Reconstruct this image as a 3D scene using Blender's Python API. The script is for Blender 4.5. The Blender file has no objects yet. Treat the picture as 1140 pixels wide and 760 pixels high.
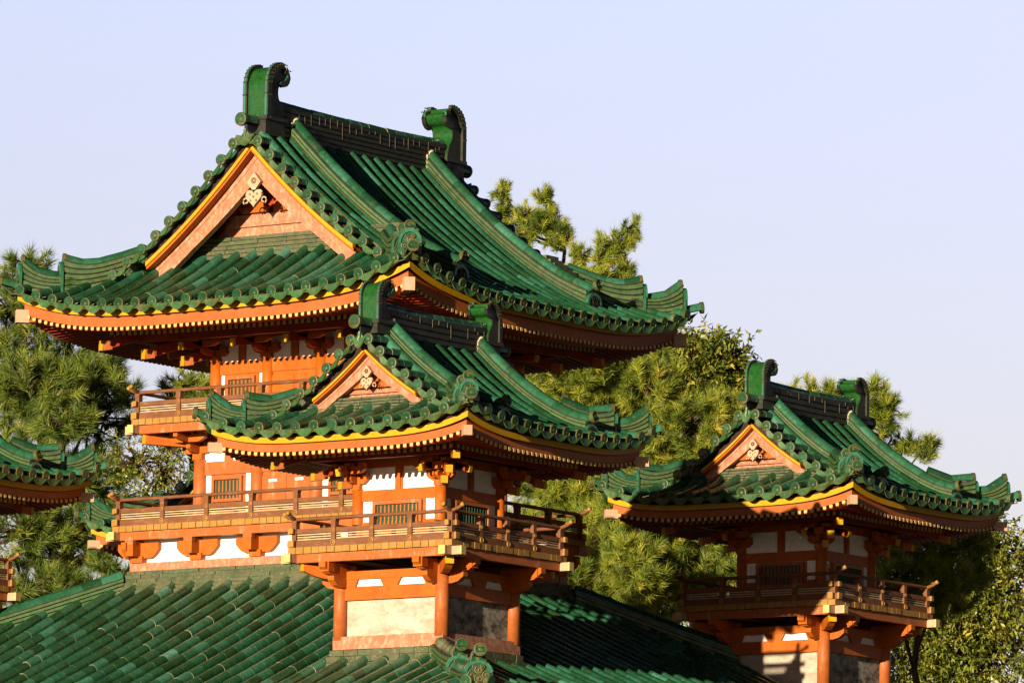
import bpy, math, random
import numpy as np
from mathutils import Vector, Matrix

# ------------------------------------------------------------------ camera
SC = bpy.context.scene
COL = SC.collection
R = math.radians
CAM_D, CAM_AZ, CAM_YAW, CAM_PITCH, CAM_ROLL, CAM_F = 134.723, 36.064, -1.342, 7.451, 0.725, 7601.8
_a = R(CAM_AZ); _h = R(CAM_AZ + CAM_YAW); _e = R(CAM_PITCH)
CPOS = Vector((CAM_D*math.sin(_a), -CAM_D*math.cos(_a), 0.0))
_fw = Vector((-math.sin(_h), math.cos(_h), 0)); _rt = Vector((math.cos(_h), math.sin(_h), 0))
_F = _fw*math.cos(_e) + Vector((0, 0, math.sin(_e)))
_U = -_fw*math.sin(_e) + Vector((0, 0, math.cos(_e)))
cam = bpy.data.cameras.new('camera'); co = bpy.data.objects.new('camera', cam); COL.objects.link(co)
cr, sr = math.cos(R(CAM_ROLL)), math.sin(R(CAM_ROLL))
X = _rt*cr + _U*sr
Y = -_rt*sr + _U*cr
Z = -_F
co.matrix_world = Matrix(((X.x, Y.x, Z.x, CPOS.x), (X.y, Y.y, Z.y, CPOS.y), (X.z, Y.z, Z.z, CPOS.z), (0, 0, 0, 1)))
cam.sensor_width = 36; cam.sensor_fit = 'HORIZONTAL'; cam.lens = CAM_F/1140*36
cam.clip_start = 1; cam.clip_end = 6000
SC.camera = co

# ------------------------------------------------------------------ sky, sun, exposure
SUN_AZ, SUN_EL = 6.8, 8.2          # degrees from -Y towards +X, and above the horizon
SKY_STRENGTH, SUN_STRENGTH, EXPOSURE = 0.091, 5.0, 1.2
w = bpy.data.worlds.new('World'); SC.world = w; w.use_nodes = True
nt = w.node_tree; nt.nodes.clear()
sky = nt.nodes.new('ShaderNodeTexSky'); sky.sky_type = 'NISHITA'; sky.sun_disc = False
sky.sun_elevation = R(SUN_EL); sky.sun_rotation = R(180 - SUN_AZ)
sky.air_density = 1.0; sky.dust_density = 0.2; sky.ozone_density = 2.0
bg = nt.nodes.new('ShaderNodeBackground'); bg.inputs[1].default_value = SKY_STRENGTH
wo = nt.nodes.new('ShaderNodeOutputWorld')
# late-afternoon haze: the sky is pale and lavender low down and much deeper overhead
geo = nt.nodes.new('ShaderNodeTexCoord'); sxyz = nt.nodes.new('ShaderNodeSeparateXYZ'); nt.links.new(geo.outputs['Generated'], sxyz.inputs[0])
rp = nt.nodes.new('ShaderNodeValToRGB'); nt.links.new(sxyz.outputs['Z'], rp.inputs[0])
for e_, (p_, c_) in zip([rp.color_ramp.elements[0], rp.color_ramp.elements.new(.10), rp.color_ramp.elements.new(.19), rp.color_ramp.elements.new(.30), rp.color_ramp.elements[-1]],
                       ((0.0, (.66, .47, .51)), (.10, (1.02, .70, .76)), (.19, (1.50, 1.0, 1.06)), (.30, (.15, .13, .16)), (1.0, (.05, .05, .065)))):
    e_.position = p_; e_.color = (*c_, 1)
ml = nt.nodes.new('ShaderNodeMix'); ml.data_type = 'RGBA'; ml.blend_type = 'MULTIPLY'; ml.inputs[0].default_value = 1
nt.links.new(sky.outputs[0], ml.inputs[6]); nt.links.new(rp.outputs[0], ml.inputs[7])
# the sky to the east is duller than the one behind the towers
rx = nt.nodes.new('ShaderNodeMapRange'); nt.links.new(sxyz.outputs['X'], rx.inputs[0])
for i_, v_ in zip((1, 2, 3, 4), (-.25, .55, 1.0, .42)): rx.inputs[i_].default_value = v_
m2 = nt.nodes.new('ShaderNodeMix'); m2.data_type = 'RGBA'; m2.blend_type = 'MULTIPLY'; m2.inputs[0].default_value = 1
nt.links.new(ml.outputs[2], m2.inputs[6]); nt.links.new(rx.outputs[0], m2.inputs[7])
nt.links.new(m2.outputs[2], bg.inputs[0]); nt.links.new(bg.outputs[0], wo.inputs[0])
sl = bpy.data.lights.new('sun', 'SUN'); sl.energy = SUN_STRENGTH; sl.angle = R(0.5); sl.color = (1.0, 0.80, 0.56)
so = bpy.data.objects.new('sun', sl); COL.objects.link(so)
sdir = Vector((math.sin(R(SUN_AZ))*math.cos(R(SUN_EL)), -math.cos(R(SUN_AZ))*math.cos(R(SUN_EL)), math.sin(R(SUN_EL))))
so.rotation_euler = sdir.to_track_quat('Z', 'Y').to_euler()
so.location = (20, -60, 60)
SC.view_settings.view_transform = 'Standard'; SC.view_settings.look = 'None'
SC.view_settings.exposure = EXPOSURE; SC.view_settings.gamma = 1
SC.view_settings.use_curve_mapping = False

rng = random.Random(11)

# ------------------------------------------------------------------ materials
def new_mat(name):
    m = bpy.data.materials.new(name); m.use_nodes = True
    n = m.node_tree; b = n.nodes['Principled BSDF']
    return m, n, b
def N(n, typ, **kw):
    x = n.nodes.new(typ)
    for k, v in kw.items(): setattr(x, k, v)
    return x
def noise(n, scale, detail=4, rough=.55, vec=None, stretch=None):
    tc = N(n, 'ShaderNodeTexCoord')
    src = tc.outputs['Object']
    if stretch:
        mp = N(n, 'ShaderNodeMapping'); mp.inputs['Scale'].default_value = stretch
        n.links.new(src, mp.inputs[0]); src = mp.outputs[0]
    x = N(n, 'ShaderNodeTexNoise'); x.inputs['Scale'].default_value = scale
    x.inputs['Detail'].default_value = detail; x.inputs['Roughness'].default_value = rough
    n.links.new(src, x.inputs['Vector'])
    return x.outputs['Fac']
def ramp(n, src, stops):
    r = N(n, 'ShaderNodeValToRGB'); el = r.color_ramp.elements
    while len(el) < len(stops): el.new(.5)
    for e, (p, c) in zip(el, stops):
        e.position = p; e.color = (*c, 1) if len(c) == 3 else c
    n.links.new(src, r.inputs[0]); return r.outputs[0]
def mixc(n, fac, a, b):
    x = N(n, 'ShaderNodeMix', data_type='RGBA')
    if isinstance(fac, float): x.inputs[0].default_value = fac
    else: n.links.new(fac, x.inputs[0])
    for s, i in ((a, 6), (b, 7)):
        if isinstance(s, tuple): x.inputs[i].default_value = (*s, 1)
        else: n.links.new(s, x.inputs[i])
    return x.outputs[2]
def bump(n, b, src, strength=.3, dist=.02):
    x = N(n, 'ShaderNodeBump'); x.inputs['Strength'].default_value = strength; x.inputs['Distance'].default_value = dist
    n.links.new(src, x.inputs['Height']); n.links.new(x.outputs[0], b.inputs['Normal'])
def attr(n, name='tint'):
    x = N(n, 'ShaderNodeAttribute'); x.attribute_name = name; return x.outputs['Fac']

def tile_mat(name, cols, moss, lichen=.68, rough=.3, mossamt=(.5, .66)):
    m, n, b = new_mat(name)
    base = ramp(n, attr(n), cols)
    f = ramp(n, noise(n, 3.1, 6, .65), [(mossamt[0], (0, 0, 0)), (mossamt[1], (1, 1, 1))])
    c = mixc(n, f, base, moss)
    f1 = ramp(n, noise(n, 14, 4, .6), [(.3, (.62, .62, .62)), (.7, (1.15, 1.15, 1.15))])
    mu = N(n, 'ShaderNodeMix', data_type='RGBA', blend_type='MULTIPLY'); mu.inputs[0].default_value = 1
    n.links.new(c, mu.inputs[6]); n.links.new(f1, mu.inputs[7])
    f2 = ramp(n, noise(n, 27, 3, .7), [(lichen, (0, 0, 0)), (lichen+.04, (1, 1, 1))])
    c = mixc(n, f2, mu.outputs[2], (.36, .36, .24))
    n.links.new(c, b.inputs['Base Color'])
    rr = ramp(n, noise(n, 6, 5), [(.3, (rough-.08,)*3), (.75, (rough+.25,)*3)])
    n.links.new(rr, b.inputs['Roughness'])
    bump(n, b, noise(n, 40, 3), .25, .01)
    return m
M = {}
M['tile'] = tile_mat('green glazed roof tile', [(0, (.008, .040, .014)), (.4, (.013, .070, .030)), (.7, (.021, .105, .057)), (.92, (.038, .155, .100)), (1, (.10, .26, .20))], (.030, .050, .014), .70, .22, (.56, .74))
M['tile_old'] = tile_mat('mossy roof tile', [(0, (.030, .060, .018)), (.6, (.040, .088, .026)), (1, (.045, .13, .06))], (.085, .085, .025), .66, .45, (.42, .6))
M['disc'] = tile_mat('tile end disc', [(0, (.035, .055, .012)), (.6, (.06, .07, .016)), (1, (.09, .085, .022))], (.085, .06, .014), .72, .4)
M['scallop'] = tile_mat('tile front scallop', [(0, (.018, .060, .014)), (.6, (.026, .085, .022)), (1, (.038, .11, .032))], (.055, .075, .018), .68, .35)
M['course'] = tile_mat('flat tile course', [(0, (.024, .042, .012)), (.5, (.036, .060, .017)), (1, (.052, .082, .028))], (.072, .072, .03), .66, .5, (.4, .6))
M['ridge'] = tile_mat('dark ridge tile', [(0, (.005, .007, .004)), (.5, (.008, .012, .005)), (1, (.014, .02, .008))], (.018, .014, .007), .76, .45)
M['glaze'] = tile_mat('bright green ornament glaze', [(0, (.008, .052, .009)), (1, (.014, .080, .015))], (.016, .04, .009), .76, .16, (.6, .75))
M['rcourse'] = tile_mat('green ridge course', [(0, (.022, .058, .014)), (.5, (.036, .084, .020)), (1, (.052, .115, .035))], (.058, .07, .02), .70, .4, (.5, .72))
M['fleck'] = tile_mat('pale joint mortar', [(0, (.20, .19, .12)), (1, (.32, .26, .18))], (.1, .1, .05), .8, .7)
M['lichen'] = tile_mat('dull lichen streak', [(0, (.05, .042, .026)), (1, (.10, .082, .05))], (.1, .09, .05), .8, .8)
M['mortar'] = tile_mat('pale ridge mortar', [(0, (.5, .42, .3)), (1, (.62, .55, .42))], (.35, .33, .2), .8, .8)

def paint_mat(name, c1, c2, pale=None, amt=(.58, .7), rough=.5, stretch=(1, 1, 1), sc=5.0, dirt=.75):
    m, n, b = new_mat(name)
    f = ramp(n, noise(n, 2.2, 5), [(.3, (0, 0, 0)), (.7, (1, 1, 1))])
    c = mixc(n, f, c1, c2)
    if pale:
        f2 = ramp(n, noise(n, sc, 7, .68, stretch=stretch), [(amt[0], (0, 0, 0)), (amt[1], (1, 1, 1))])
        c = mixc(n, f2, c, pale)
    f3 = ramp(n, noise(n, 9, 6, .7), [(.25, (dirt,)*3), (.6, (1, 1, 1))])
    mu = N(n, 'ShaderNodeMix', data_type='RGBA', blend_type='MULTIPLY'); mu.inputs[0].default_value = 1
    n.links.new(c, mu.inputs[6]); n.links.new(f3, mu.inputs[7])
    n.links.new(mu.outputs[2], b.inputs['Base Color']); b.inputs['Roughness'].default_value = rough; b.inputs['Specular IOR Level'].default_value = .22
    bump(n, b, noise(n, 22, 4, .6, stretch=stretch), .2, .01)
    return m
M['red'] = paint_mat('vermilion lacquer', (0.33, 0.072, 0.0045), (0.38, 0.094, 0.0065), (0.40, 0.16, 0.06), (.58, .80), stretch=(1, 1, .22), sc=7.0)
M['redw'] = paint_mat('weathered vermilion', (0.30, 0.080, 0.016), (0.34, 0.10, 0.026), (0.4, 0.208, 0.12), (.56, .70), stretch=(1, 1, .35))
M['pink'] = paint_mat('faded pink painted wood', (0.30, 0.115, 0.06), (0.35, 0.155, 0.088), (0.50, 0.35, 0.25), (.48, .78), stretch=(1, 1, .6), sc=11.0)
M['pale'] = paint_mat('pale peach carved wood', (.40, .24, .15), (.46, .30, .20), (.6, .5, .4), (.6, .75))
M['slat'] = paint_mat('pale railing slat', (.38, .28, .16), (.44, .34, .2))
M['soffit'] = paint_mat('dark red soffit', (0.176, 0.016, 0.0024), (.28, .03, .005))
M['orange'] = paint_mat('orange eave board', (0.29, 0.078, 0.016), (0.32, 0.098, 0.025), (0.36, 0.176, 0.08), (.68, .85))
M['yellow'] = paint_mat('yellow ochre paint', (0.40, 0.225, 0.004), (0.44, 0.25, 0.007), (0.288, 0.136, 0.016), (.7, .85))
M['cream'] = paint_mat('cream rafter end', (.46, .33, .11), (.5, .37, .14)) #(0.32, 0.2, 0.048), (.46, .31, .09))
M['white'] = paint_mat('white plaster', (.76, .74, .69), (.80, .78, .74), (.66, .56, .44), (.66, .82), .8)
M['stain'] = paint_mat('stained plaster panel', (.38, .33, .27), (.44, .40, .34), (.25, .165, .10), (.44, .80), .8, (1, 1, 2.6), 2.4)
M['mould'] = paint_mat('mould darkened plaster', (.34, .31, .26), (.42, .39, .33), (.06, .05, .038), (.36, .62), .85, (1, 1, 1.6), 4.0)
M['wood'] = paint_mat('brown railing wood', (0.125, 0.046, 0.018), (0.16, 0.066, 0.027), (0.24, 0.135, 0.07), (.56, .74), .6, (1, 1, 4))
M['woodend'] = paint_mat('ochre board end', (0.25, 0.13, 0.026), (0.31, 0.17, 0.042), (0.36, 0.26, 0.10), (.6, .75))
M['gold'] = paint_mat('gilt boss', (0.272, 0.16, 0.024), (.4, .25, .05))
M['dark'] = paint_mat('dark recess wood', (.025, .010, .006), (.03, .013, .008))
M['lattice'] = paint_mat('green window bar', (.018, .060, .032), (.025, .075, .042))
M['stone'] = paint_mat('grey stone', (.3, .29, .26), (.36, .34, .3))
M['bark'] = paint_mat('brown bark', (.045, .026, .016), (.07, .042, .025), (.11, .07, .045), (.55, .7), .9, (1, 1, .3))
def leaf_mat(name, stops, trans=.25, rough=.55):
    m, n, b = new_mat(name)
    c = ramp(n, attr(n), stops)
    n.links.new(c, b.inputs['Base Color']); b.inputs['Roughness'].default_value = rough
    tr = N(n, 'ShaderNodeBsdfTranslucent'); n.links.new(c, tr.inputs[0])
    ms = N(n, 'ShaderNodeMixShader'); ms.inputs[0].default_value = trans
    n.links.new(b.outputs[0], ms.inputs[1]); n.links.new(tr.outputs[0], ms.inputs[2])
    n.links.new(ms.outputs[0], n.nodes['Material Output'].inputs[0])
    return m
M['needle'] = leaf_mat('pine needles', [(0, (.06, .105, .012)), (.4, (.16, .215, .018)), (.8, (.31, .34, .03)), (1, (.44, .38, .05))])
M['needle_deep'] = leaf_mat('deep green pine needles', [(0, (.045, .085, .012)), (.45, (.10, .155, .018)), (.8, (.20, .25, .028)), (1, (.32, .30, .045))])
M['leaf'] = leaf_mat('broad leaves', [(0, (.06, .10, .014)), (.5, (.16, .19, .024)), (.85, (.30, .28, .04)), (1, (.42, .36, .08))], .2, .4)

# ------------------------------------------------------------------ mesh builder
OFF = [0.0]
def rotk(k):
    c, s = [(1, 0), (0, 1), (-1, 0), (0, -1)][k]
    return np.array([[c, -s, 0], [s, c, 0], [0, 0, 1.0]])
class MB:
    def __init__(s):
        s.v = []; s.f = []; s.m = []; s.t = []; s.mats = []; s.T = np.eye(3); s.mi = 0; s.ti = .5; s.smooth = []; s.sm = False
    def mat(s, name):
        if name not in s.mats: s.mats.append(name)
        s.mi = s.mats.index(name); return s
    def side(s, k): s.T = rotk(k); return s
    def add(s, verts, faces, tint=None):
        o = len(s.v); V = np.asarray(verts, float) @ s.T.T
        s.v.extend(V.tolist()); t = s.ti if tint is None else tint
        s.t.extend([t]*len(V))
        for f in faces:
            s.f.append([i+o for i in f]); s.m.append(s.mi); s.smooth.append(s.sm)
    def box(s, x0, x1, y0, y1, z0, z1, tint=None):
        s.add([(x0, y0, z0), (x1, y0, z0), (x1, y1, z0), (x0, y1, z0), (x0, y0, z1), (x1, y0, z1), (x1, y1, z1), (x0, y1, z1)],
              [(0, 3, 2, 1), (4, 5, 6, 7), (0, 1, 5, 4), (1, 2, 6, 5), (2, 3, 7, 6), (3, 0, 4, 7)], tint)
    def beam(s, a, b, wd, ht, tint=None, up=(0, 0, 1)):
        a = np.array(a, float); b = np.array(b, float); d = b-a; d /= np.linalg.norm(d)
        u = np.array(up, float); sd = np.cross(d, u); sd /= np.linalg.norm(sd); u = np.cross(sd, d)
        vs = [p + sd*i*wd/2 + u*j*ht/2 for p in (a, b) for i, j in ((-1, -1), (1, -1), (1, 1), (-1, 1))]
        s.add(vs, [(0, 1, 2, 3), (7, 6, 5, 4), (0, 4, 5, 1), (1, 5, 6, 2), (2, 6, 7, 3), (3, 7, 4, 0)], tint)
    def tube(s, pts, rad, n=8, tint=None, cap=True):
        P = np.array(pts, float); rad = np.broadcast_to(np.array(rad, float), (len(P),))
        d = np.gradient(P, axis=0); d /= np.linalg.norm(d, axis=1)[:, None]+1e-12
        ref = np.array([0, 0, 1.0]) if abs(d[0][2]) < .9 else np.array([1.0, 0, 0])
        vs = []
        for p, dd, r in zip(P, d, rad):
            a = np.cross(dd, ref); a /= np.linalg.norm(a)+1e-9; b = np.cross(a, dd)
            for k in range(n):
                t = 2*math.pi*k/n; vs.append(p + r*(math.cos(t)*a + math.sin(t)*b))
        fs = [(i*n+k, i*n+(k+1) % n, (i+1)*n+(k+1) % n, (i+1)*n+k) for i in range(len(P)-1) for k in range(n)]
        if cap: fs += [tuple(range(n-1, -1, -1)), tuple(range((len(P)-1)*n, len(P)*n))]
        sm = s.sm; s.sm = True; s.add(vs, fs, tint); s.sm = sm
    def cyl(s, x, y, z0, z1, r, n=14, r1=None, tint=None):
        s.tube([(x, y, z0), (x, y, z1)], [r, r if r1 is None else r1], n, tint)
    def prism(s, poly, o, ax, ay, n, th, tint=None):
        # polygon (2-D list) in plane o + ax*x + ay*y, extruded by th along n
        o, ax, ay, n = (np.array(q, float) for q in (o, ax, ay, n))
        A = [o + ax*p[0] + ay*p[1] for p in poly]; k = len(A)
        vs = A + [p + n*th for p in A]
        s.add(vs, [tuple(range(k)), tuple(range(2*k-1, k-1, -1))] + [(i, i+k, (i+1) % k+k, (i+1) % k) for i in range(k)], tint)
    def strip(s, A, B, tint=None):
        k = len(A); s.add(list(A)+list(B), [(i, i+1, k+i+1, k+i) for i in range(k-1)], tint)
    def solidstrip(s, A, B, n, th, tint=None):
        # band between polylines A and B, thickness th along n
        n = np.array(n, float)*th; k = len(A)
        A = [np.array(p, float) for p in A]; B = [np.array(p, float) for p in B]
        vs = A+B+[p+n for p in A]+[p+n for p in B]; f = []
        for i in range(k-1):
            f += [(i, i+1, k+i+1, k+i), (2*k+i, 3*k+i, 3*k+i+1, 2*k+i+1), (i, 2*k+i, 2*k+i+1, i+1), (k+i, k+i+1, 3*k+i+1, 3*k+i)]
        f += [(0, k, 3*k, 2*k), (k-1, 3*k-1, 4*k-1, 2*k-1)]
        s.add(vs, f, tint)
    def disc(s, c, d, r, ln=.06, tint=None, n=14):
        # tile end: cylinder with raised rim and boss, front face towards d
        c = np.array(c, float); d = np.array(d, float); d /= np.linalg.norm(d)
        ref = np.array([0, 0, 1.0]); a = np.cross(d, ref); a /= np.linalg.norm(a); b = np.cross(a, d)
        prof = [(r, -ln), (r, 0), (r*.80, .004), (r*.74, -.018), (r*.34, -.018), (r*.26, .0), (0.001, .006)]
        vs = []
        for rr, q in prof:
            for k in range(n):
                t = 2*math.pi*k/n; vs.append(c + d*q + rr*(math.cos(t)*a+math.sin(t)*b))
        fs = [(i*n+k, (i+1)*n+k, (i+1)*n+(k+1) % n, i*n+(k+1) % n) for i in range(len(prof)-1) for k in range(n)]
        s.add(vs, fs, tint)
    def build(s, name, parent=None, loc=(0, 0, 0)):
        me = bpy.data.meshes.new(name)
        V = [(a, b, c-OFF[0]) for a, b, c in s.v]
        me.from_pydata(V, [], s.f)
        for q in s.mats: me.materials.append(M[q])
        me.polygons.foreach_set('material_index', s.m)
        me.polygons.foreach_set('use_smooth', s.smooth)
        at = me.attributes.new('tint', 'FLOAT', 'POINT'); at.data.foreach_set('value', s.t)
        me.update()
        o = bpy.data.objects.new(name, me); COL.objects.link(o); o.location = loc
        if parent is not None: o.parent = parent
        return o
def thing(name, label, cat, loc=(0, 0, 0), group=None):
    o = bpy.data.objects.new(name, None); COL.objects.link(o); o.location = loc
    o['label'] = label; o['category'] = cat
    if group: o['group'] = group
    return o
def copy_tree(o, parent=None):
    c = o.copy(); COL.objects.link(c)
    if parent is not None: c.parent = parent
    for ch in list(o.children): copy_tree(ch, c)
    return c

# ------------------------------------------------------------------ tiles
def unit(v): v = np.array(v, float); return v/(np.linalg.norm(v)+1e-12)
def rtint(): return min(1, max(0, rng.betavariate(2.0, 2.6)))
def roll(mb, pts, r, mat='tile', side=None, disc=True, dd=None, n=7):
    """half-round cover tiles along pts (eave first), one tapered piece per step"""
    P = [np.array(p, float) for p in pts]
    mb.mat(mat); sm = mb.sm
    for i in range(len(P)-1):
        d = unit(P[i+1]-P[i]); sd = unit(np.cross(d, (0, 0, 1))) if side is None else np.array(side, float); up = np.cross(sd, d)
        j = np.array([rng.uniform(-.005, .005), rng.uniform(-.005, .005), rng.uniform(-.004, .004)])
        a0, a1 = P[i]-d*.02+j, P[i+1]+j; vs = []
        for q, rr in ((a0, r), (a1, r*.955)):
            for k in range(n+1):
                t = R(-25+230*k/n); vs.append(q + sd*rr*math.cos(t) + up*rr*math.sin(t))
        m = n+1
        mb.sm = True; t = rtint()
        mb.add(vs, [(k, k+1, m+k+1, m+k) for k in range(n)], t)
        mb.sm = False
        if i and rng.random() < .15: mb.mat('fleck')
        mb.add(vs[:m], [tuple(range(m))], t*.7); mb.mat(mat)
    mb.sm = sm
    if disc:
        d = unit(P[0]-P[1]) if dd is None else unit(dd)
        dh = unit((d[0], d[1], d[2]*.4))
        mb.mat('disc'); mb.disc(P[0]+dh*.02, dh, r*1.08, .07, rng.random())
def crescent(mb, p, q, nrm, r, down=(0, 0, -1), mat='scallop'):
    """hanging front of a pan tile between two roll ends p and q"""
    p = np.array(p, float); q = np.array(q, float); nrm = unit(nrm); dn = np.array(down, float)
    k = 8; A = []; B = []; C = []
    for i in range(k+1):
        u = i/k; s = math.sin(math.pi*u); b = p+(q-p)*u
        A.append(b + dn*(r*.15 + s*r*.25)); B.append(b + dn*(r*.45+s*r*.62)+nrm*.010); C.append(b+dn*(r*.6+s*r*1.28)+nrm*.03)
    mb.mat(mat); t = rng.random()
    mb.solidstrip(A, B, -nrm, .03, t); mb.solidstrip(B, C, -nrm, .03, min(1, t+.15))

class RoofShape:
    def __init__(s, He, z0, a, b, L): s.He, s.z0, s.a, s.b, s.L = He, z0, a, b, L
    def z(s, d, al=0.0):
        t = s.He-d; al = min(abs(al), max(d, 0), s.He)
        return s.z0+s.a*t+s.b*t*t+s.L*(al/s.He)**4*(max(d, 0)/s.He)**2
def slope(mb, S, dtop, spacing, r, seg, amax, hip=True):
    """one roof slope in the frame whose downhill is -y: rolls, pans, fronts. dtop(al) gives the upper end"""
    n = int(amax/spacing); ends = {}
    als = [i*spacing for i in range(-n, n+1)]
    for al in als:
        dt = dtop(al)
        if dt >= S.He-.12: continue
        k = max(1, int(round((S.He-dt)/seg))); pts = []
        for i in range(k+1):
            d = S.He+(dt-S.He)*i/k; pts.append((al, -d, S.z(d, al)+.065))
        roll(mb, pts, r, side=(1, 0, 0), dd=(0, -1, -.25))
        ends[al] = pts[0]
    L = sorted(ends)
    for a0, a1 in zip(L[:-1], L[1:]):
        crescent(mb, ends[a0], ends[a1], (0, -1, -.1), r)
    # pans
    mb.mat('tile_old')
    for al in [L[0]-spacing]+L:
        am = al+spacing/2; x0, x1 = al, al+spacing
        x0 = max(x0, -S.He); x1 = min(x1, S.He)
        dts = [dtop(x0), dtop(am), dtop(x1)]; k = max(1, int((S.He-min(dts))/.22))
        if min(dts) > S.He-.03: continue
        prev = None
        for i in range(k+1):
            row = []
            for xx, dt, sag in ((x0, dts[0], -.03), (am, dts[1], -.085), (x1, dts[2], -.03)):
                dt = min(dt, S.He)
                d = S.He+(dt-S.He)*i/k; row.append((xx, -d, S.z(d, xx)+sag))
            if prev is not None:
                lo = [(q[0], q[1], q[2]+.016) for q in prev]
                mb.add(lo+row, [(0, 1, 4, 3), (1, 2, 5, 4)], rng.random())
                mb.add(prev+lo, [(0, 1, 4, 3), (1, 2, 5, 4)], .1)
            prev = row
    return ends

def ridge_run(mb, base, hts, wd, layers, rtop, mat='tile_old', topmat='tile', endcap=None, seg=.3, foot=.0):
    """stacked ridge along base points, side courses and round cover tiles on top"""
    B = np.array(base, float); k = len(B)
    d = np.gradient(B, axis=0); d[:, 2] = 0; d /= np.linalg.norm(d, axis=1)[:, None]
    sd = np.stack([-d[:, 1], d[:, 0], 0*d[:, 0]], 1)
    mb.mat(mat)
    for l in range(layers):
        f0, f1 = l/layers, (l+1)/layers
        for (g0, g1, ww) in ((f0, f0+(f1-f0)*.68, wd/2+(1-f0)*foot), (f0+(f1-f0)*.68, f1, wd/2-.034+(1-f0)*foot)):
            lo = [B[i]+[0, 0, hts[i]*g0] for i in range(k)]; hi = [B[i]+[0, 0, hts[i]*g1] for i in range(k)]
            tt = rng.random() if g0 == f0 else 0.0; mb.mat(mat if g0 == f0 else 'ridge')
            A0 = [lo[i]-sd[i]*ww for i in range(k)]; A1 = [hi[i]-sd[i]*ww for i in range(k)]
            C0 = [lo[i]+sd[i]*ww for i in range(k)]; C1 = [hi[i]+sd[i]*ww for i in range(k)]
            for i in range(k-1):
                t2 = tt*.85+.15*rng.random() if g0 == f0 else 0
                mb.add([A0[i], A0[i+1], A1[i+1], A1[i], C0[i], C0[i+1], C1[i+1], C1[i]],
                       [(0, 1, 2, 3), (7, 6, 5, 4), (3, 2, 6, 7), (0, 4, 5, 1), (0, 3, 7, 4), (1, 5, 6, 2)], t2)
    top = [B[i]+[0, 0, hts[i]+rtop*.15] for i in range(k)]
    # resample the cover tiles
    T = np.array(top); ln = np.r_[0, np.cumsum(np.linalg.norm(np.diff(T, axis=0), axis=1))]
    q = max(2, int(ln[-1]/seg)+1); ss = np.linspace(0, ln[-1], q)
    RT = np.stack([np.interp(ss, ln, T[:, j]) for j in range(3)], 1)
    return RT, sd

def oni(mb, c, d, wd, ht, scale=1.0, rim='tile', face='disc'):
    """ridge-end plate with an arched rim, relief bumps; c = bottom centre, d = facing"""
    d = unit((d[0], d[1], 0)); ax = np.array([-d[1], d[0], 0]); up = np.array([0, 0, 1.0])
    n = 12; out = [(-wd/2, 0)]+[(-wd/2*math.cos(math.pi*i/n)*1.04, ht*.55+ht*.45*math.sin(math.pi*i/n)) for i in range(n+1)]+[(wd/2, 0)]
    mb.mat(rim); mb.prism(out, c, ax, up, d, .05*scale, .6)
    inn = [(x*.8, y*.88) for x, y in out]
    A = [np.array(c)+ax*p[0]+up*p[1]+d*.05*scale for p in out[1:-1]]; B = [np.array(c)+ax*p[0]+up*p[1]+d*.05*scale for p in inn[1:-1]]
    mb.solidstrip(A, B, d, .03*scale, .8)
    mb.mat(face)
    for bx, by, br in ((-.22, .42, .13), (.22, .42, .13), (0, .28, .16), (-.24, .16, .10), (.24, .16, .10), (0, .62, .14), (-.12, .74, .08), (.12, .74, .08), (0, .06, .1)):
        p = np.array(c)+ax*bx*wd*1.2+up*by*ht+d*.05*scale
        mb.disc(p+d*.035*scale, d, br*wd*1.15, .06, rng.random(), 8)

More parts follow.
